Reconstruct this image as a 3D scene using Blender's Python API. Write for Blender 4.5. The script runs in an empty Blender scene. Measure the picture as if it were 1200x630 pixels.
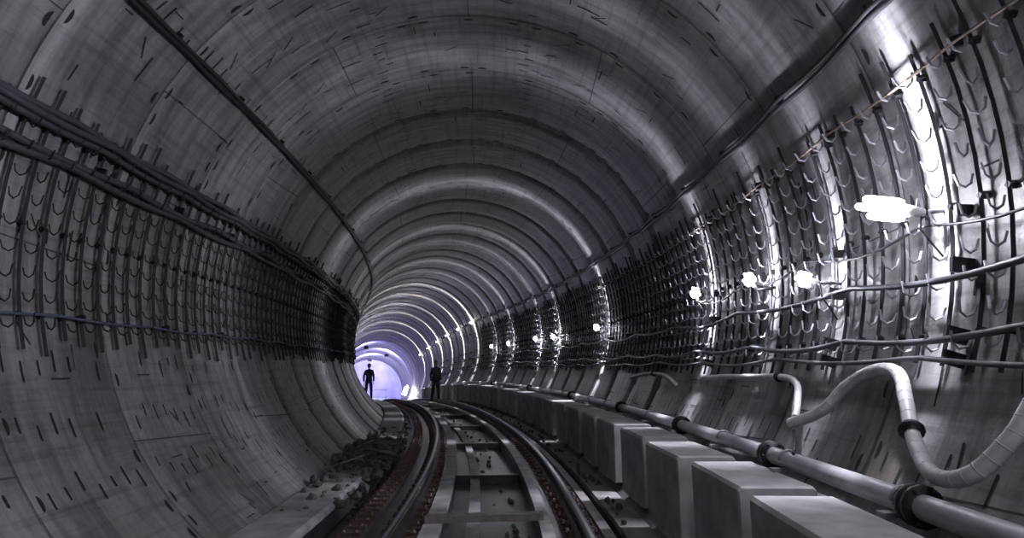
import bpy, math, random
from mathutils import Vector, Matrix
random.seed(7)
R=2.7
CAMX,CAMZ=0.54,-0.81
scene=bpy.context.scene
try:
    scene.view_settings.view_transform='Standard'
except Exception as e: print(e)

# ---------------------------------------------------------------- path
DS=0.1; S0=-8.0
tab=[]
def build():
    global tab
    n=int((72-S0)/DS)+1
    k0=int(round(-S0/DS))
    pts=[None]*n
    x=y=th=0.0
    pts[k0]=(0,0,0)
    for i in range(k0+1,n):
        s=S0+i*DS
        kap=1/70 if s<23.5 else 0
        th+=kap*DS
        x-=math.sin(th)*DS; y+=math.cos(th)*DS
        pts[i]=(x,y,th)
    for i in range(k0-1,-1,-1):
        s=S0+i*DS
        pts[i]=(0,s,0)
    tab=pts
build()
def frame(s):
    f=(s-S0)/DS; i=max(0,min(len(tab)-2,int(f))); t=f-i
    a,b=tab[i],tab[i+1]
    x=a[0]+(b[0]-a[0])*t; y=a[1]+(b[1]-a[1])*t; th=a[2]+(b[2]-a[2])*t
    d=0 if s<20 else (s-20)**2/450
    return x,y,-d,th
def P(s,lat,z):
    x,y,zz,th=frame(s)
    return Vector((x+math.cos(th)*lat,y+math.sin(th)*lat,zz+z))
def W(s,deg,rad=R):      # deg: 0 = right horizontal, 90 crown, 180 left
    a=math.radians(deg)
    return P(s,math.cos(a)*rad,math.sin(a)*rad)

# ---------------------------------------------------------------- materials
def newmat(name):
    m=bpy.data.materials.new(name); m.use_nodes=True
    nt=m.node_tree; b=nt.nodes['Principled BSDF']
    return m,nt,b
def simple(name,col,rough=.6,metal=0,noise=.25,scale=12,bump=.2,emit=None,es=0,bdist=.004):
    m,nt,b=newmat(name)
    b.inputs['Roughness'].default_value=rough; b.inputs['Metallic'].default_value=metal
    tc=nt.nodes.new('ShaderNodeTexCoord'); n=nt.nodes.new('ShaderNodeTexNoise')
    n.inputs['Scale'].default_value=scale; n.inputs['Detail'].default_value=6
    nt.links.new(tc.outputs['Object'],n.inputs['Vector'])
    r=nt.nodes.new('ShaderNodeValToRGB')
    r.color_ramp.elements[0].position=.3; r.color_ramp.elements[1].position=.75
    r.color_ramp.elements[0].color=[c*(1-noise) for c in col]+[1]
    r.color_ramp.elements[1].color=[min(1,c*(1+noise)) for c in col]+[1]
    nt.links.new(n.outputs['Fac'],r.inputs['Fac']); nt.links.new(r.outputs['Color'],b.inputs['Base Color'])
    if bump:
        bp=nt.nodes.new('ShaderNodeBump'); bp.inputs['Strength'].default_value=bump; bp.inputs['Distance'].default_value=bdist
        nt.links.new(n.outputs['Fac'],bp.inputs['Height']); nt.links.new(bp.outputs['Normal'],b.inputs['Normal'])
    if emit:
        b.inputs['Emission Color'].default_value=(*emit,1); b.inputs['Emission Strength'].default_value=es
    return m
def lining_mat():
    m,nt,b=newmat('segment_concrete')
    N=nt.nodes.new; L=nt.links.new
    uv=N('ShaderNodeUVMap'); uv.uv_map='UVMap'
    def noise(sx,sy,scale,detail=5,rough=.6):
        mp=N('ShaderNodeMapping'); mp.inputs['Scale'].default_value=(sx,sy,1)
        L(uv.outputs['UV'],mp.inputs['Vector'])
        n=N('ShaderNodeTexNoise'); n.inputs['Scale'].default_value=scale; n.inputs['Detail'].default_value=detail; n.inputs['Roughness'].default_value=rough
        L(mp.outputs['Vector'],n.inputs['Vector']); return n
    big=noise(1,1,.9); streak=noise(6,.5,1.6); fine=noise(1,1,22); lng=noise(.5,9,1.8)
    def ramp(n,p0,c0,p1,c1):
        r=N('ShaderNodeValToRGB'); r.color_ramp.elements[0].position=p0; r.color_ramp.elements[1].position=p1
        r.color_ramp.elements[0].color=(*c0,1); r.color_ramp.elements[1].color=(*c1,1)
        L(n.outputs['Fac'],r.inputs['Fac']); return r
    r1=ramp(big,.32,(.15,.148,.15),.68,(.37,.362,.365))
    r2=ramp(streak,.35,(.5,.5,.5),.62,(1,1,1))
    r3=ramp(fine,.3,(.78,.78,.78),.7,(1,1,1))
    r4=ramp(lng,.32,(.62,.62,.63),.5,(1,1,1))
    def mul(a,bb):
        mx=N('ShaderNodeMix'); mx.data_type='RGBA'; mx.blend_type='MULTIPLY'; mx.inputs[0].default_value=1
        L(a,mx.inputs[6]); L(bb,mx.inputs[7]); return mx.outputs[2]
    c=mul(mul(mul(r1.outputs['Color'],r2.outputs['Color']),r3.outputs['Color']),r4.outputs['Color'])
    ru=noise(1,.5,.8,3); rr=ramp(ru,.64,(0,0,0),.76,(.6,.6,.6))
    mx=N('ShaderNodeMix'); mx.data_type='RGBA'; L(rr.outputs['Color'],mx.inputs[0]); L(c,mx.inputs[6]); mx.inputs[7].default_value=(.23,.17,.12,1)
    L(mx.outputs[2],b.inputs['Base Color'])
    rg=ramp(big,.3,(.38,.38,.38),.7,(.54,.54,.54)); L(rg.outputs['Color'],b.inputs['Roughness'])
    bp=N('ShaderNodeBump'); bp.inputs['Strength'].default_value=.6; bp.inputs['Distance'].default_value=.007
    ad=N('ShaderNodeMath'); ad.operation='ADD'; L(streak.outputs['Fac'],ad.inputs[0]); L(fine.outputs['Fac'],ad.inputs[1])
    L(ad.outputs[0],bp.inputs['Height']); L(bp.outputs['Normal'],b.inputs['Normal'])
    return m
M_lin=lining_mat()
M_mark=simple('dark_joint',(.014,.014,.017),.9,0,.3,30,0)
M_line=simple('fine_joint',(.06,.06,.065),.9,0,.3,30,0)
M_floor=simple('wet_dirty_concrete',(.045,.043,.045),.33,0,.55,3.5,.6,bdist=.01)
M_slab=simple('walkway_concrete',(.36,.36,.36),.6,0,.4,5,.4)
M_block=simple('cast_block_concrete',(.34,.34,.34),.7,0,.35,5,.5)
M_rail=simple('rail_steel',(.04,.034,.033),.45,.5,.4,15,.2)
M_railtop=simple('polished_rail_head',(.38,.38,.42),.3,1,.1,20,.05)
M_rust=simple('rusty_fastener',(.13,.08,.07),.55,.3,.4,30,.2)
M_dark=simple('dark_painted_steel',(.016,.016,.02),.55,.3,.3,20,.1)
M_galv=simple('galvanised_steel',(.3,.3,.33),.42,.6,.2,25,.1)
M_cable=simple('black_cable_rubber',(.02,.02,.024),.45,0,.2,20,.1)
M_cableg=simple('grey_cable_sheath',(.05,.05,.06),.5,0,.2,20,.1)
M_blue=simple('blue_cable_sheath',(.09,.1,.16),.5,0,.2,20,.1)
M_orange=simple('rusty_cable',(.15,.11,.085),.6,0,.5,4,.1)
M_pipe=simple('grey_pipe_plastic',(.36,.36,.38),.35,0,.25,7,.1)
M_hose=simple('ribbed_hose_plastic',(.42,.42,.43),.45,0,.2,10,.1)
M_rub=simple('rubble_stone',(.09,.095,.085),.85,0,.5,9,.5)
M_wood=simple('weathered_wood',(.2,.185,.17),.8,0,.3,14,.3)
M_tube=simple('lit_tube_glass',(1,1,1),.3,0,0,5,0,emit=(.9,.9,1),es=90)
M_sock=simple('white_lamp_socket',(.6,.6,.6),.4,0,.05,5,0)
M_jacket=simple('dark_work_cloth',(.022,.024,.032),.85,0,.3,25,.3)
M_skin=simple('skin',(.36,.22,.17),.55,0,.1,25,.05)
M_helm=simple('helmet_plastic',(.1,.1,.12),.35,0,.1,10,0)
M_hair=simple('dark_hair',(.03,.025,.02),.7,0,.2,50,.2)
M_end=simple('lavender_light_end_wall',(.5,.48,.72),.6,0,.35,.9,.1)  # lavender of the far-end light is put into the wall colour
M_bag=simple('canvas_bag',(.05,.05,.055),.8,0,.3,30,.2)
M_tarp=simple('white_tarpaulin',(.85,.88,.9),.5,0,.1,3,.2)

# ---------------------------------------------------------------- mesh buffer
class Buf:
    def __init__(s): s.v=[]; s.f=[]; s.m=[]; s.sm=[]
    def add(s,vs,fs,mi=0,smooth=False):
        o=len(s.v); s.v+= [tuple(v) for v in vs]
        for f in fs:
            s.f.append([i+o for i in f]); s.m.append(mi); s.sm.append(smooth)
    def tube(s,pts,r,n=6,mi=0,cap=True):
        pts=[Vector(p) for p in pts]; vs=[]; N=len(pts)
        up=None
        for i,p in enumerate(pts):
            t=(pts[min(i+1,N-1)]-pts[max(i-1,0)])
            if t.length<1e-9: t=Vector((0,0,1))
            t.normalize()
            if up is None:
                a=Vector((0,0,1)) if abs(t.z)<.9 else Vector((1,0,0))
                up=(a-t*a.dot(t)).normalized()
            else:
                up=(up-t*up.dot(t)).normalized()
            b=t.cross(up)
            rr=r[i] if isinstance(r,(list,tuple)) else r
            for k in range(n):
                a=2*math.pi*k/n
                vs.append(p+up*math.cos(a)*rr+b*math.sin(a)*rr)
        fs=[]
        for i in range(N-1):
            for k in range(n):
                fs.append([i*n+k,i*n+(k+1)%n,(i+1)*n+(k+1)%n,(i+1)*n+k])
        if cap:
            fs.append(list(range(n))[::-1]); fs.append([(N-1)*n+k for k in range(n)])
        s.add(vs,fs,mi,n>4)
    def box(s,c,ax,ay,az,mi=0):   # half-axis vectors
        c=Vector(c); vs=[]
        for i in (-1,1):
            for j in (-1,1):
                for k in (-1,1): vs.append(c+ax*i+ay*j+az*k)
        s.add(vs,[[0,1,3,2],[4,6,7,5],[0,4,5,1],[2,3,7,6],[0,2,6,4],[1,5,7,3]],mi)
    def sweep(s,prof,s0,s1,ds,mi=0,closed=True):
        n=max(1,int(round((s1-s0)/ds))); m=len(prof); vs=[]
        for i in range(n+1):
            ss=s0+(s1-s0)*i/n
            for (l,z) in prof: vs.append(P(ss,l,z))
        fs=[]
        for i in range(n):
            for k in range(m if closed else m-1):
                k2=(k+1)%m
                fs.append([i*m+k,i*m+k2,(i+1)*m+k2,(i+1)*m+k])
        if closed:
            fs.append(list(range(m))); fs.append([n*m+k for k in range(m)][::-1])
        s.add(vs,fs,mi)
    def obj(s,name,mats,parent=None):
        me=bpy.data.meshes.new(name); me.from_pydata(s.v,[],s.f)
        for mm in mats: me.materials.append(mm)
        me.polygons.foreach_set('material_index',s.m)
        me.polygons.foreach_set('use_smooth',s.sm); me.update()
        o=bpy.data.objects.new(name,me); scene.collection.objects.link(o)
        if parent: o.parent=parent
        return o
def empty(name,loc=(0,0,0)):
    e=bpy.data.objects.new(name,None); e.location=loc; e.empty_display_size=.2; scene.collection.objects.link(e); return e
def axes(s):
    x,y,z,th=frame(s)
    return Vector((math.cos(th),math.sin(th),0)),Vector((-math.sin(th),math.cos(th),0)),Vector((0,0,1))

# ---------------------------------------------------------------- lining
RW=1.2; SA=-6.0; SB=57.0; NA=144
prof=[(0,.007),(.008,.007),(.014,.0),(.3,.001),(.6,.003),(.9,.004),(1.186,.005),(1.192,.007)]
ss=[]
k=0
while SA+k*RW<SB:
    for d,o in prof: ss.append((SA+k*RW+d,o))
    k+=1
vs=[];uvs=[];fs=[]
for s,o in ss:
    for a in range(NA+1):
        deg=-90+360*a/NA
        vs.append(W(s,deg,R+o)); uvs.append((s,math.radians(deg)*R))
n1=NA+1
for i in range(len(ss)-1):
    for a in range(NA):
        fs.append([i*n1+a,i*n1+a+1,(i+1)*n1+a+1,(i+1)*n1+a])
me=bpy.data.meshes.new('wall_tunnel_lining'); me.from_pydata([tuple(v) for v in vs],[],fs)
ul=me.uv_layers.new(name='UVMap')
for li,l in enumerate(me.loops): ul.data[li].uv=uvs[l.vertex_index]
me.polygons.foreach_set('use_smooth',[True]*len(me.polygons)); me.materials.append(M_lin)
lining=bpy.data.objects.new('wall_tunnel_lining',me); scene.collection.objects.link(lining)

# marks: joints, bolt pockets, slots
B=Buf()
def strip(s0,d0,s1,d1,w,rr=R-.003,mi=0):
    n=max(1,int(abs(d1-d0)/4)+int(abs(s1-s0)/.4)+1)
    arc=math.radians(1)*R
    du,dv=(s1-s0),(d1-d0)*arc; l=math.hypot(du,dv) or 1
    nu,nv=-dv/l*w/2,du/l*w/2
    vs=[]
    for i in range(n+1):
        t=i/n; a=s0+du*t; d=d0+(d1-d0)*t
        vs.append(W(a+nu,d+nv/arc,rr)); vs.append(W(a-nu,d-nv/arc,rr))
    B.add(vs,[[2*i,2*i+1,2*i+3,2*i+2] for i in range(n)],mi)
def moon(s,deg,sgn,L=.11,H=.032):
    arc=math.radians(1)*R; vs=[]
    N=7
    for i in range(N):
        t=math.pi*i/(N-1)
        vs.append(W(s+sgn*H*math.sin(t),deg+L/2*math.cos(t)/arc,R-.003))
    B.add(vs,[list(range(N))])
k=0
while SA+k*RW<48:
    s=SA+k*RW; st=(k%2)*30
    strip(s,-52,s,232,.008,R-.001,1)
    for j in range(6):
        d=st+60*j-60
        if -50<d<230: strip(s,d,s+RW,d+random.choice((-1.5,0,1.5)),.010,R-.001,1)
    d=-50
    while d<230:
        if random.random()<.7: moon(s+.05,d+random.uniform(-.5,.5),1)
        if random.random()<.6: moon(s-.05,d+2+random.uniform(-.5,.5),-1)
        d+=10 if random.random()<.6 else 5
    for _ in range(64):
        d=random.uniform(-50,230); a=s+random.uniform(.12,RW-.12)
        t=random.random()
        if t<.6: strip(a,d,a+random.uniform(-.03,.03),d+random.uniform(1.5,5),random.uniform(.008,.017))
        elif t<.87: strip(a,d,a+random.uniform(.06,.24),d,random.uniform(.008,.015))
        else: strip(a,d,a+.1,d+3,.010)
    for base in (196,205,214,-30,140,110,75):
        for q in range(7):
            if random.random()<.2: continue
            d=base+random.uniform(-1.5,1.5); a=s+.15+q*.15
            strip(a,d,a,d+random.uniform(1.5,3.2),.015)
    k+=1
B.obj('segment_joints_and_pockets',[M_mark,M_line],lining)

# ---------------------------------------------------------------- floor
B=Buf()
fl=[(-1.68,-2.12),(-1.2,-2.12),(-1.2,-2.30),(-1.02,-2.30),(-1.02,-2.2),(-.17,-2.2),(-.17,-2.36),(.67,-2.36),(.67,-2.2),(1.27,-2.2),(1.27,-2.3),(1.34,-2.3),(1.34,-2.2),(1.6,-2.2)]
B.sweep(fl,SA,SB,.5,0,False)
B.obj('floor',[M_floor])
B=Buf()
s=-4
while s<46:
    B.sweep([(1.345,-2.21),(1.54,-2.21),(1.6,-2.15),(1.345,-2.15)],s+.01,s+1.19,.6,0)
    s+=1.2
B.obj('walkway_slab',[M_slab])
B=Buf()
B.sweep([(-1.64,-2.118),(-1.2,-2.118),(-1.2,-2.08),(-1.24,-2.06),(-1.68,-2.06)],-4,46,.5,0)
B.obj('kerb_left',[M_slab])

# ---------------------------------------------------------------- track
track=empty('railway_track')
TC=.25; G=.7175+.035
def railprof(c,b=-2.185):
    h=[(-.07,0),(.07,0),(.07,.012),(.012,.03),(.009,.11),(.035,.122),(.036,.148),(.028,.155),(-.028,.155),(-.036,.148),(-.035,.122),(-.009,.11),(-.012,.03),(-.07,.012)]
    return [(c+x,b+z) for x,z in h]
for nm,c in (('rail_left',TC-G),('rail_right',TC+G)):
    B=Buf(); B.sweep(railprof(c),-4,54,.4,0)
    B.sweep([(c-.014,-2.031),(c+.014,-2.031),(c+.014,-2.028),(c-.014,-2.028)],-4,54,.4,1)
    B.obj(nm,[M_rail,M_railtop],track)
B=Buf()
for a,b in ((TC-G+.17,TC-G+.33),(TC+G-.33,TC+G-.22),(TC+G+.17,TC+G+.26)):
    B.sweep([(a,-2.2),(b,-2.2),(b,-2.16),(a,-2.16)],-4,54,.6,0)
B.obj('plinth_edges',[M_slab],track)
B=Buf(); s=1.0
while s<40:
    X,Y,Z=axes(s)
    for c in (TC-G,TC+G):
        B.box(P(s,c,-2.19),X*.15,Y*.07,Z*.008,0)
        for sg in (-1,1):
            B.box(P(s,c+sg*.085,-2.165),X*.025,Y*.03,Z*.022,0)
            p=P(s,c+sg*.12,-2.18); B.tube([p,p+Z*.05],.014,6,0); B.tube([p+Z*.015,p+Z*.03],.024,6,0)
    s+=.3
B.obj('rail_fasteners',[M_rust],track)
B=Buf(); s=1.8
while s<40:
    X,Y,Z=axes(s)
    B.box(P(s,TC,-2.31),X*.42,Y*.09,Z*.05,0); s+=3.6
B.obj('cross_ties',[M_floor],track)
B=Buf()
B.sweep([(-.98,-2.2),(-.78,-2.2),(-.78,-2.15),(-.98,-2.15)],-4,46,.5,0)
s=1
while s<30:
    X,Y,Z=axes(s)
    for l in (-.93,-.83): 
        B.tube([P(s,l,-2.15),P(s,l,-2.115)],.018,6,1)
    B.box(P(s,-.88,-2.14),X*.09,Y*.03,Z*.012,1)
    s+=.22
B.obj('conductor_rail_support',[M_floor,M_rust],track)
B=Buf()
B.sweep([(.02,-2.36),(.14,-2.36),(.14,-2.3),(.02,-2.3)],-4,46,.5,0)
B.obj('drain_cover_strip',[M_slab],track)
B=Buf()
X,Y,Z=axes(5.9)
B.box(P(5.9,.2,-2.13),X*.52+Y*.05,Y*.06,Z*.028); B.obj('timber_plank',[M_wood])

# ---------------------------------------------------------------- cable racks
HK=[(0,.03),(.012,-.015),(.04,-.035),(.068,-.018),(.08,.035)]
def rack(name,side,d0,d1,s0,s1,sp,nh,matr,math_,prob=1,rr=.014,hr=.0055):
    B=Buf(); s=s0; idx=0
    while s<s1:
        far=s>16
        e0=d0-random.uniform(0,3.0); e1=d1+random.uniform(0,4.5)
        sj=s+random.uniform(-.015,.015)
        n=10 if not far else 6
        conv=(lambda d:d) if side>0 else (lambda d:180-d)
        B.tube([W(sj,conv(e0+(e1-e0)*i/n),R-.03) for i in range(n+1)],rr if not far else .015,4,0)
        for d in (d0+3,(d0+d1)/2,d1-2):
            B.tube([W(sj,conv(d),R+.005),W(sj,conv(d),R-.04)],.02,4,0)
        if random.random()<prob:
          for h in range(nh):
            d=d0+(d1-d0)*(h+.5)/nh+random.uniform(-.3,.3)
            a=math.radians(conv(d))
            X,Y,Z=axes(sj); nrm=-(X*math.cos(a)+Z*math.sin(a)); tg=(X*(-math.sin(a))+Z*math.cos(a))*(1 if side>0 else -1)
            base=W(sj+.02,conv(d),R-.04)
            sc=random.uniform(.95,1.15); tw=random.uniform(-.35,.35)
            q=[base+nrm*x*sc+tg*z*sc+Y*x*tw for x,z in HK]
            B.tube(q,hr if not far else .007,4,1,cap=False)
        s+=sp; idx+=1
    return B.obj(name,[matr,math_])
rack('cable_hanger_rack',-1,-13.5,17,1.5,27,.2,9,M_dark,M_dark)
rack('cable_hanger_rack',1,-17,17,1.6,26,.2,10,M_dark,M_galv,rr=.0115,hr=.0065)

# ---------------------------------------------------------------- cables
def cable(name,deg,s0,s1,r,mat,rad=R-.06,amp=.4,per=1.2,n=7,seed=0,extra=None):
    rnd=random.Random(seed+int(deg*10)); B=Buf()
    offs=[(0,0)] if not extra else extra
    for (dd,dr) in offs:
        pts=[]; s=s0; ph=rnd.uniform(0,6)
        while s<=s1:
            w=abs(math.sin(math.pi*(s+ph)/per))*amp*-1+.25*math.sin(s*1.7+ph)*amp
            sg=1 if deg<90 else -1
            pts.append(W(s,deg+sg*w+dd,rad+dr)); s+=.15 if s<15 else .4
        B.tube(pts,r,n,0)
    s=s0+.3
    while s<min(s1,36):
        X,Y,Z=axes(s)
        c=W(s,deg,rad); a=math.radians(deg); o=X*math.cos(a)+Z*math.sin(a); t=Z*math.cos(a)-X*math.sin(a)
        B.box(c+o*(R-rad)/2,Y*.012,o*((R-rad)/2),t*(r+.02),1)
        s+=1.2
    return B.obj(name,[mat,M_dark])
cable('power_cable_bundle',163,-3,44,.024,M_cableg,R-.085,.5,extra=[(0,0),(1.0,.02),(-.9,.015)])
cable('power_cable_bundle',167.5,-3,44,.026,M_cableg,R-.085,.7,1.6,extra=[(0,0),(1.1,.01)])
cable('power_cable',190.5,-3,40,.010,M_blue,R-.06,.4)
cable('power_cable',142,-3,44,.018,M_cable,R-.05,.25,extra=[(0,0),(.7,0)])
cable('power_cable',25.5,-3,44,.018,M_cable,R-.05,.45,extra=[(0,0),(-.8,0)])
cable('rusty_cable',16,-1,30,.008,M_orange,R-.06,.5)
cable('power_cable',-7,-2,40,.018,M_cableg,R-.11,1.3,1.9)
cable('power_cable',-14.5,-2,40,.018,M_cableg,R-.11,1.0,1.5,seed=3)
cable('power_cable',-17,-2,36,.014,M_cableg,R-.1,.9,1.7,seed=5)
cable('lighting_cable',-1,-2,40,.008,M_cable,R-.08,1.8,1.3,seed=8)

# ---------------------------------------------------------------- concrete blocks + pipe
def block_mesh():
    B=Buf()
    L=.46
    pr=[(0,0),(0.01,.02),(.0,.60),(.015,.62),(.40,.62),(.42,.60),(.42,.54),(.55,.54),(.55,.5),(.43,.38),(.29,.2),(.11,0)]
    vs=[]
    for y,sc in ((-L,.0),(-L+.012,1),(L-.012,1),(L,.0)):
        for (x,z) in pr:
            if sc==0: x=x+(.25-x)*.03; z=z+(.3-z)*.03
            vs.append((x,y,z))
    m=len(pr); fs=[]
    for i in range(3):
        for k2 in range(m):
            k3=(k2+1)%m; fs.append([i*m+k2,i*m+k3,(i+1)*m+k3,(i+1)*m+k2])
    fs.append(list(range(m))); fs.append([3*m+k2 for k2 in range(m)][::-1])
    B.add(vs,fs)
    me=bpy.data.meshes.new('concrete_block'); me.from_pydata(B.v,[],B.f); me.materials.append(M_block); return me
bm_=block_mesh()
s=1.6;i=0
while s<36:
    o=bpy.data.objects.new('concrete_block',bm_); scene.collection.objects.link(o)
    j=random.uniform(-.04,.01)
    o.location=P(s,1.61+j,-2.06); o.rotation_euler=(0,0,frame(s)[3]+random.uniform(-.03,.03))
    s+=1.12+random.choice((0,0,.12)); i+=1
B=Buf(); pts=[];s=.6
while s<30:
    pts.append(P(s,2.1,-1.375+.0)); s+=.3
B.tube(pts,.052,14,0)
for s in (2.75,4.25,6.3,8.9,12.5,17,22):
    X,Y,Z=axes(s); c=P(s,2.1,-1.375)
    for o in (-.022,.022): B.tube([c+Y*(o-.012),c+Y*(o+.012)],.088,14,1)
    for a in range(6):
        q=c+(X*math.cos(a*1.047)+Z*math.sin(a*1.047))*.074
        B.tube([q-Y*.055,q+Y*.055],.009,5,1)
s=1.7
while s<29:
    X,Y,Z=axes(s); c=P(s,2.1,-1.375)
    B.tube([c+(X*math.cos(a)+Z*math.sin(a))*.06 for a in [math.pi*t/8 for t in range(9)]],.008,5,2)
    B.box(c-Z*.055,X*.11,Y*.03,Z*.010,2); s+=1.15
B.obj('water_pipe',[M_pipe,M_dark,M_galv])
B=Buf(); pts=[];s=.6
while s<30:
    pts.append(P(s,2.25+.015*math.sin(s*2),-1.42)); s+=.25
B.tube(pts,.02,8,0); B.obj('power_cable',[M_cable])

# hoses
def smooth(ctrl,n=8):
    out=[]
    c=[ctrl[0]]+list(ctrl)+[ctrl[-1]]
    for i in range(1,len(c)-2):
        for k in range(n):
            t=k/n
            out.append(tuple(.5*((2*c[i][j])+(-c[i-1][j]+c[i+1][j])*t+(2*c[i-1][j]-5*c[i][j]+4*c[i+1][j]-c[i+2][j])*t*t+(-c[i-1][j]+3*c[i][j]-3*c[i+1][j]+c[i+2][j])*t**3) for j in range(3)))
    out.append(tuple(ctrl[-1])); return out
def hose(name,ctrl,r,mat):
    B=Buf(); q=[W(a,d,rr) for a,d,rr in smooth(ctrl,14)]
    B.tube(q,r,12,0)
    for i in range(3,len(q)-3,4):
        B.tube([q[i]-(q[i+1]-q[i]).normalized()*.003,q[i]+(q[i+1]-q[i]).normalized()*.003],r*1.04,12,0)
    for fr in (.48,):
        i=int(len(q)*fr); t=(q[i+1]-q[i]).normalized()
        B.tube([q[i]-t*.03,q[i]+t*.03],r*1.25,12,1); B.tube([q[i]-t*.008,q[i]+t*.008],r*1.7,12,1)
    return B.obj(name,[mat,M_dark])
hose('drainage_hose',[(4.2,-28,2.5),(4.0,-25,2.56),(3.85,-21,2.58),(3.6,-18.8,2.58),(3.37,-19.2,2.57),(3.22,-22.5,2.56),(3.05,-26.5,2.55),(2.75,-30.0,2.5),(2.55,-29.2,2.5),(2.45,-25,2.52),(2.4,-20.5,2.55),(2.1,-19,2.56),(1.6,-19,2.56)],.034,M_hose)
hose('drainage_hose',[(6.6,-21,2.6),(6.0,-20.4,2.6),(5.4,-20.2,2.6),(4.8,-20,2.6),(4.55,-21,2.6),(4.4,-24,2.58),(4.3,-26.5,2.56)],.024,M_hose)
hose('drainage_hose',[(9.5,-22,2.6),(8.8,-20.5,2.6),(8,-20.6,2.6),(7.4,-23,2.6)],.022,M_hose)
# thin drooping cable below the racks
hose('power_cable',[(4.6,-20,2.62),(4.5,-24,2.6),(4.25,-28,2.55),(4.0,-31,2.5),(3.85,-32.5,2.45)],.010,M_cable)

# ---------------------------------------------------------------- lamps
def beam_nodes(ld,width,base,peak):
    # invented emission profile: narrow beam across the tunnel, shaped to draw bright rings
    ld.use_nodes=True; nt=ld.node_tree; N=nt.nodes.new; L=nt.links.new
    em=nt.nodes['Emission']
    tc=N('ShaderNodeTexCoord'); sp=N('ShaderNodeSeparateXYZ'); L(tc.outputs['Normal'],sp.inputs[0])
    d=N('ShaderNodeMath'); d.operation='DIVIDE'; L(sp.outputs['Y'],d.inputs[0]); d.inputs[1].default_value=width
    p=N('ShaderNodeMath'); p.operation='MULTIPLY'; L(d.outputs[0],p.inputs[0]); L(d.outputs[0],p.inputs[1])
    n=N('ShaderNodeMath'); n.operation='MULTIPLY'; L(p.outputs[0],n.inputs[0]); n.inputs[1].default_value=-1
    e=N('ShaderNodeMath'); e.operation='EXPONENT'; L(n.outputs[0],e.inputs[0])
    m=N('ShaderNodeMath'); m.operation='MULTIPLY_ADD'; L(e.outputs[0],m.inputs[0]); m.inputs[1].default_value=peak; m.inputs[2].default_value=base
    L(m.outputs[0],em.inputs['Strength'])
def flood_nodes(ld):
    # output shaped towards the front (local +Y) so violet doesn't spill back up-tunnel
    ld.use_nodes=True; nt=ld.node_tree; N=nt.nodes.new; L=nt.links.new
    em=nt.nodes['Emission']
    tc=N('ShaderNodeTexCoord'); sp=N('ShaderNodeSeparateXYZ'); L(tc.outputs['Normal'],sp.inputs[0])
    r=N('ShaderNodeMapRange'); r.inputs['From Min'].default_value=-.15; r.inputs['From Max'].default_value=.3
    r.inputs['To Min'].default_value=.0; r.inputs['To Max'].default_value=1.4; L(sp.outputs['Y'],r.inputs['Value'])
    L(r.outputs[0],em.inputs['Strength'])
def lamp(s,deg,power,col,ang=0,length=.26,r=2.52,beam=(.14,.07,3.2),tr=.017):
    e=empty('work_lamp',W(s,deg,r))
    X,Y,Z=axes(s); a=math.radians(deg)
    o=X*math.cos(a)+Z*math.sin(a); t=Z*math.cos(a)-X*math.sin(a)
    Bt=Buf(); Bs=Buf()
    ax2=(-o*math.cos(ang)+t*math.sin(ang)); ay2=t*math.cos(ang)+o*math.sin(ang)
    k=length/.26
    for q,j in ((-.034,.78),(0,1),(.034,.86)):
        p=ay2*q*tr/.017
        Bt.tube([p+ax2*.03,p+ax2*(length*.15+.03),p+ax2*(length*.85*j),p+ax2*length*.96*j,p+ax2*length*j],[tr*.6,tr,tr,tr*.75,tr*.3],10,0)
    Bs.tube([-ax2*.07*k,-ax2*.0,ax2*.03],[.02*k,.03*k,.034*k],12,0)
    Bs.tube([-ax2*.07*k,o*(R-r)],.012,6,1)
    Bs.tube([-ax2*.06*k,t*-.1+o*.05,t*-.25+o*(R-r-.02)],.006,5,1)
    Bt.obj('tubes',[M_tube],e); Bs.obj('socket_and_bracket',[M_sock,M_dark],e)
    ld=bpy.data.lights.new('lamp_light','POINT'); ld.energy=power; ld.color=col; ld.shadow_soft_size=.05
    if beam: beam_nodes(ld,*beam)
    lo=bpy.data.objects.new('lamp_light',ld); scene.collection.objects.link(lo); lo.parent=e; lo.location=-o*.12+ay2*.09
    lo.rotation_euler=(0,0,frame(s)[3])
    return e
C1=(.88,.88,1.0); C2=(1,.96,.93)
for s,z,pw,an in ((3.3,0,135,.1),(4.35,-.23,50,.1),(5.4,-.13,90,.9),(6.9,-.08,150,1.2),(11.9,-.13,240,.7),(16,-.13,170,1.2),(18,-.1,140,1.3),(21.5,-.1,210,1.3),(23.9,-.1,170,1.2)):
    lamp(s,math.degrees(math.asin(z/2.52)),pw,C1,an,.28 if s<4 else .14,tr=.022 if s<4 else .018,beam=(.14,.02,3.4) if s<10 else (.095,.012,4.2))
for s in (27,30,33,36,39.5,43):
    lamp(s,25,360,C2,1.4,.06,2.6,(.085,.015,4.8),tr=.012)
for s,d,pw in ((.4,0,45),(-1.2,60,120),(-4.5,120,70)):  # unseen lamps added beside and behind the camera to brighten near walls
    lamp(s,d,pw,(.92,.91,1),.3,beam=None)

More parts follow.
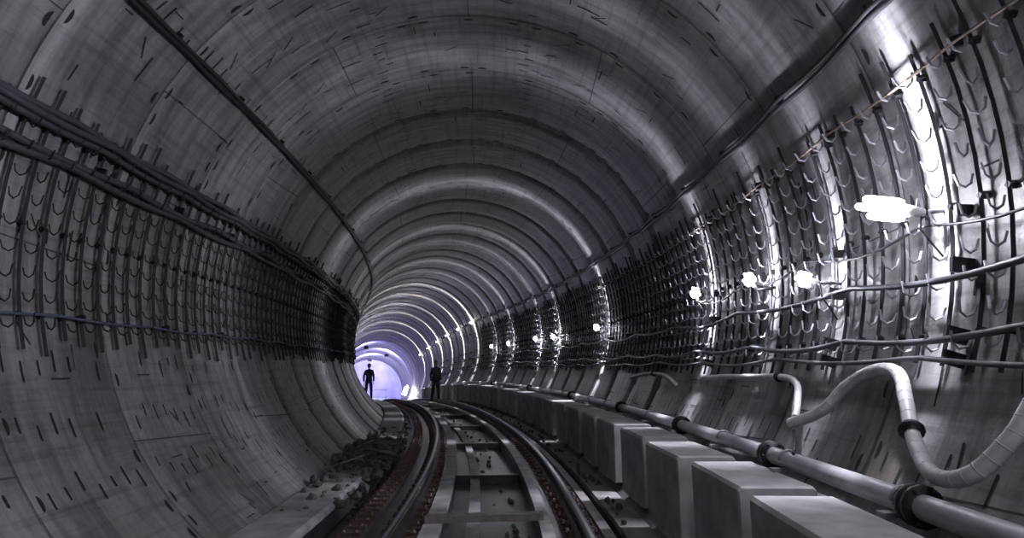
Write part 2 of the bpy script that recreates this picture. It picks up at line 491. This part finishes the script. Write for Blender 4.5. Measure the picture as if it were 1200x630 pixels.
# ---------------------------------------------------------------- far end
B=Buf()
vs=[P(56.5,0,0)]+[W(56.5,360*i/48,R+.0) for i in range(48)]
B.add(vs,[[0,1+i,1+(i+1)%48] for i in range(48)])
B.obj('wall_end',[M_end])
B=Buf()
for l in (-1.2,0,1.2): B.tube([P(55,l,-2.2),P(55,l,.0)],.03,8,0)
for z in (-1.2,-.6,-.02): B.tube([P(55,-1.35,z),P(55,1.35,z)],.025,8,0)
B.box(P(55.1,.4,-.9),axes(55)[0]*.75,axes(55)[1]*.01,Vector((0,0,1))*.28,1)
B.obj('scaffold_screen',[M_galv,M_tarp])
for s,l,z,pw,c in ((47.5,-.9,2.2,420,(.42,.39,1)),(50.5,.8,2.1,560,(.48,.45,1)),(53,-.3,2.1,420,(.6,.57,1))):
    e=empty('portal_floodlight',P(s,l,z)); B=Buf()
    X,Y,Z=axes(s)
    B.box((0,0,0),X*.16,Y*.05,Z*.11,0); B.tube([Z*.1,Z*(math.sqrt(R*R-l*l)-z)],.012,6,1); B.box(Y*.055,X*.14,Z*.09,Y*.004,2)
    B.obj('housing',[M_dark,M_dark,M_tube],e)
    ld=bpy.data.lights.new('flood','POINT'); ld.energy=pw; ld.color=c; ld.shadow_soft_size=.1
    flood_nodes(ld)
    lo=bpy.data.objects.new('flood',ld); scene.collection.objects.link(lo); lo.parent=e; lo.location=Y*.2; lo.rotation_euler=(0,0,frame(s)[3])
lamp(49,-28,200,(.85,.85,1),1.4,.8,2.3,(.3,.05,2),tr=.05)

# ---------------------------------------------------------------- rubble
def rock(B,c,r,mi=0):
    import bmesh
    bm=bmesh.new(); bmesh.ops.create_icosphere(bm,subdivisions=1,radius=1)
    sx,sy,sz=[random.uniform(.6,1.3) for _ in range(3)]
    rot=Matrix.Rotation(random.uniform(0,6),3,'Z')@Matrix.Rotation(random.uniform(0,3),3,'X')
    vs=[Vector(c)+rot@Vector((v.co.x*sx,v.co.y*sy,v.co.z*sz))*r*random.uniform(.8,1.15) for v in bm.verts]
    fs=[[v.index for v in f.verts] for f in bm.faces]; bm.free(); B.add(vs,fs,mi)
B=Buf()
for _ in range(420):
    s=random.gauss(9.6,1.5); l=random.uniform(-1.70,-1.05)
    wallz=-math.sqrt(max(0,R*R-l*l)); h=max(0,.2*(1-abs(s-9.6)/4))
    z=max(-2.1,wallz)+random.uniform(0,1)*h*(abs(l)-.8)
    rock(B,P(s,l,z+.02),random.uniform(.02,.07),0)
for _ in range(14):
    s=random.gauss(9.6,1.2); l=random.uniform(-1.6,-1.1)
    p=P(s,l,-1.98+random.uniform(0,.12)); a=random.uniform(0,3.1)
    v=Vector((math.cos(a),math.sin(a),random.uniform(-.2,.3)))*random.uniform(.12,.25)
    B.tube([p-v,p+v],.012,5,1)
B.obj('rubble_pile',[M_rub,M_wood])
B=Buf()
for _ in range(260):
    s=random.uniform(2.5,30); l=random.choice((random.uniform(-1.17,-1.05),random.uniform(.16,.6),random.uniform(1.36,1.5)))
    z={True:-2.29}.get(l<0,-2.35) if l<1 else -2.14
    rock(B,P(s,l,z+.01),random.uniform(.012,.04),0)
B.obj('loose_gravel',[M_rub])
B=Buf(); rock(B,P(4.2,-1.66,-1.97),.10); rock(B,P(4.12,-1.56,-2.0),.07); rock(B,P(4.35,-1.58,-2.01),.06)
B.obj('broken_concrete_lump',[M_rub])

# ---------------------------------------------------------------- people
def skin(name,verts,edges,radii,mat,parent,root=0,sub=2):
    me=bpy.data.meshes.new(name); me.from_pydata(verts,edges,[]); me.materials.append(mat)
    o=bpy.data.objects.new(name,me); scene.collection.objects.link(o); o.parent=parent
    md=o.modifiers.new('Skin','SKIN'); md.use_smooth_shade=True
    if not me.skin_vertices: 
        return o
    for i,r in enumerate(radii):
        sv=me.skin_vertices[0].data[i]; sv.radius=r if isinstance(r,tuple) else (r,r); sv.use_root=(i==root)
    sb=o.modifiers.new('Sub','SUBSURF'); sb.levels=sub; sb.render_levels=sub
    return o
def person(loc,rotz,stride=.22,carry=True,scale=1.0):
    e=empty('construction_worker',loc); e.rotation_euler=(0,0,rotz); e.scale=(scale,)*3
    f=stride/2
    V=[(0,0,.97),(0,0,1.12),(0,-.01,1.3),(0,0,1.45),(0,-.01,1.53),
       (.17,0,1.42),(.235,.03,1.15),(.24,-.06+f*.3,.9),
       (-.17,0,1.42),(-.25,.0,1.15),(-.26,-.1,.9),
       (.095,0,.9),(.11,-f*.75,.5),(.12,-f*.8,.12),(.12,-f*.8-.04,.05),(.13,-f*.8-.17,.035),
       (-.095,0,.9),(-.11,-.02+f*.3,.5),(-.12,f*1.1,.13),(-.12,f*1.1-.03,.06),(-.13,f*1.1-.16,.035)]
    E=[(0,1),(1,2),(2,3),(3,4),(2,5),(5,6),(6,7),(2,8),(8,9),(9,10),(0,11),(11,12),(12,13),(13,14),(14,15),(0,16),(16,17),(17,18),(18,19),(19,20)]
    Rr=[(.15,.12),(.15,.12),(.17,.13),(.085,.08),(.055,.055),.078,.058,.042,.078,.058,.042,.1,.075,.058,.05,.036,.1,.075,.058,.05,.036]
    skin('clothed_body',V,E,Rr,M_jacket,e)
    B=Buf()
    B.tube([(0,0,.84),(0,0,.9),(0,0,.98)],[.185,.185,.17],16,0,cap=False)
    B.tube([(0,0,1.46),(0,0,1.53)],[.085,.075],14,0,cap=False)
    for v in range(len(B.v)):
        x,y,z=B.v[v]; B.v[v]=(x,y*.75,z)
    B.obj('jacket_hem_and_collar',[M_jacket],e)
    for sx,w in ((1,V[7]),(-1,V[10])):
        wx,wy,wz=w
        hv=[(wx,wy,wz),(wx,wy-.01,wz-.045),(wx,wy-.015,wz-.085)]
        hr=[.026,(.018,.036),(.016,.036)]; he=[(0,1),(1,2)]
        for q,(dy,ln) in enumerate(((-.03,.07),(-.01,.08),(.01,.074),(.028,.058))):
            b=len(hv)
            hv+=[(wx,wy-.015+dy,wz-.095),(wx-sx*.008,wy-.018+dy,wz-.095-ln*.5),(wx-sx*.028,wy-.02+dy,wz-.095-ln*.9)]
            hr+=[.009,.0085,.007]; he+=[(2,b),(b,b+1),(b+1,b+2)]
        b=len(hv)
        hv+=[(wx-sx*.012,wy-.045,wz-.05),(wx-sx*.02,wy-.062,wz-.08),(wx-sx*.024,wy-.066,wz-.105)]; hr+=[.011,.0095,.008]; he+=[(1,b),(b,b+1),(b+1,b+2)]
        skin('hand',hv,he,hr,M_skin,e,0,1)
    import bmesh
    bm=bmesh.new(); bmesh.ops.create_uvsphere(bm,u_segments=28,v_segments=22,radius=1)
    for v in bm.verts:
        x,y,z=v.co
        jaw=1-.28*max(0,-z)**1.3
        nx=x*.075*jaw; ny=y*.095*(1-.12*max(0,-z)); nz=z*.118
        if y<0:
            if abs(x)<.22 and -.35<z<.12: ny-=.022*(1-abs(x)/.22)*(1-(z+.12)**2*8 if abs(z+.12)<.35 else 0)
            for ex in (-.4,.4):
                d=(x-ex)**2+(z-.05)**2
                if d<.05: ny+=.010*(1-d/.05)
            d=(z+.48)**2*14+x*x*3
            if d<1: ny-=.006*(1-d)
            if abs(z+.48)<.05 and abs(x)<.3: ny+=.005
            if z<-.75: ny-=.01
        v.co=(nx,ny,nz+1.655)
    mh=bpy.data.meshes.new('head'); bm.to_mesh(mh); bm.free(); mh.materials.append(M_skin)
    for p in mh.polygons: p.use_smooth=True
    ho=bpy.data.objects.new('head',mh); scene.collection.objects.link(ho); ho.parent=e
    B=Buf()
    for sx in (-1,1):
        B.tube([(sx*.074,.012,1.625),(sx*.084,.016,1.645),(sx*.087,.018,1.67),(sx*.078,.01,1.685)],[.007,.011,.013,.007],8,0)
    B.obj('ears',[M_skin],e)
    B=Buf()
    for sx in (-1,1): B.tube([(sx*.03,-.079,1.661),(sx*.03,-.086,1.661)],.008,8,0)
    B.obj('eyes',[M_hair],e)
    B=Buf(); n=20; vs=[];fs=[]
    rows=7
    for r_ in range(rows+1):
        t=r_/rows*math.pi/2
        for i in range(n):
            a=2*math.pi*i/n; k=1.0
            vs.append((math.cos(a)*.098*math.cos(t),math.sin(a)*.118*math.cos(t),1.70+.105*math.sin(t)))
    for r_ in range(rows):
        for i in range(n): fs.append([r_*n+i,r_*n+(i+1)%n,(r_+1)*n+(i+1)%n,(r_+1)*n+i])
    B.add(vs,fs,0,True)
    vs=[]
    for i in range(n):
        a=2*math.pi*i/n; fr=1+(.35 if math.sin(a)<-.3 else .1)
        vs.append((math.cos(a)*.097,math.sin(a)*.117,1.705)); vs.append((math.cos(a)*.097*1.1,math.sin(a)*.117*fr,1.692))
    B.add(vs,[[2*i,2*i+1,2*((i+1)%n)+1,2*((i+1)%n)] for i in range(n)],0)
    B.tube([(0,-.1,1.755),(0,-.03,1.81),(0,.06,1.8)],.01,6,0)
    B.obj('hard_hat',[M_helm],e)
    B=Buf(); B.tube([(0,.04,1.56),(0,.035,1.62),(0,.03,1.7)],[.055,.072,.08],14,0); B.obj('hair',[M_hair],e)
    if carry:
        B=Buf(); x,y,z=V[10]
        B.tube([(x,y-.09,z-.3),(x,y-.05,z-.12),(x,y-.015,z-.12),(x,y+.07,z-.3)],.01,6,0)
        B.tube([(x,y-.17,z-.42),(x,y-.15,z-.42),(x,y+.13,z-.42),(x,y+.15,z-.42)],[.05,.13,.13,.05],12,0)
        B.obj('tool_bag',[M_bag],e)
    return e
def stand(s,l,z,ry,**k):
    return person(P(s,l,z),frame(s)[3]+ry,**k)
stand(34.5,-1.38,-2.06,.15,carry=True,stride=.3,scale=1.04)
stand(28.2,1.08,-2.195,.4,carry=False,stride=.2)

# ---------------------------------------------------------------- world + camera
w=bpy.data.worlds.new('World'); scene.world=w; w.use_nodes=True
w.node_tree.nodes['Background'].inputs[0].default_value=(.5,.5,.6,1); w.node_tree.nodes['Background'].inputs[1].default_value=.02
cd=bpy.data.cameras.new('Camera'); cam=bpy.data.objects.new('Camera',cd); scene.collection.objects.link(cam)
cd.sensor_width=36; cd.lens=22.5; cd.clip_start=.05; cd.clip_end=300
yaw=math.atan(45/750); pitch=math.atan(114/750)
cam.location=(CAMX,0,CAMZ); cam.rotation_euler=(math.pi/2+pitch,0,yaw)
scene.camera=cam
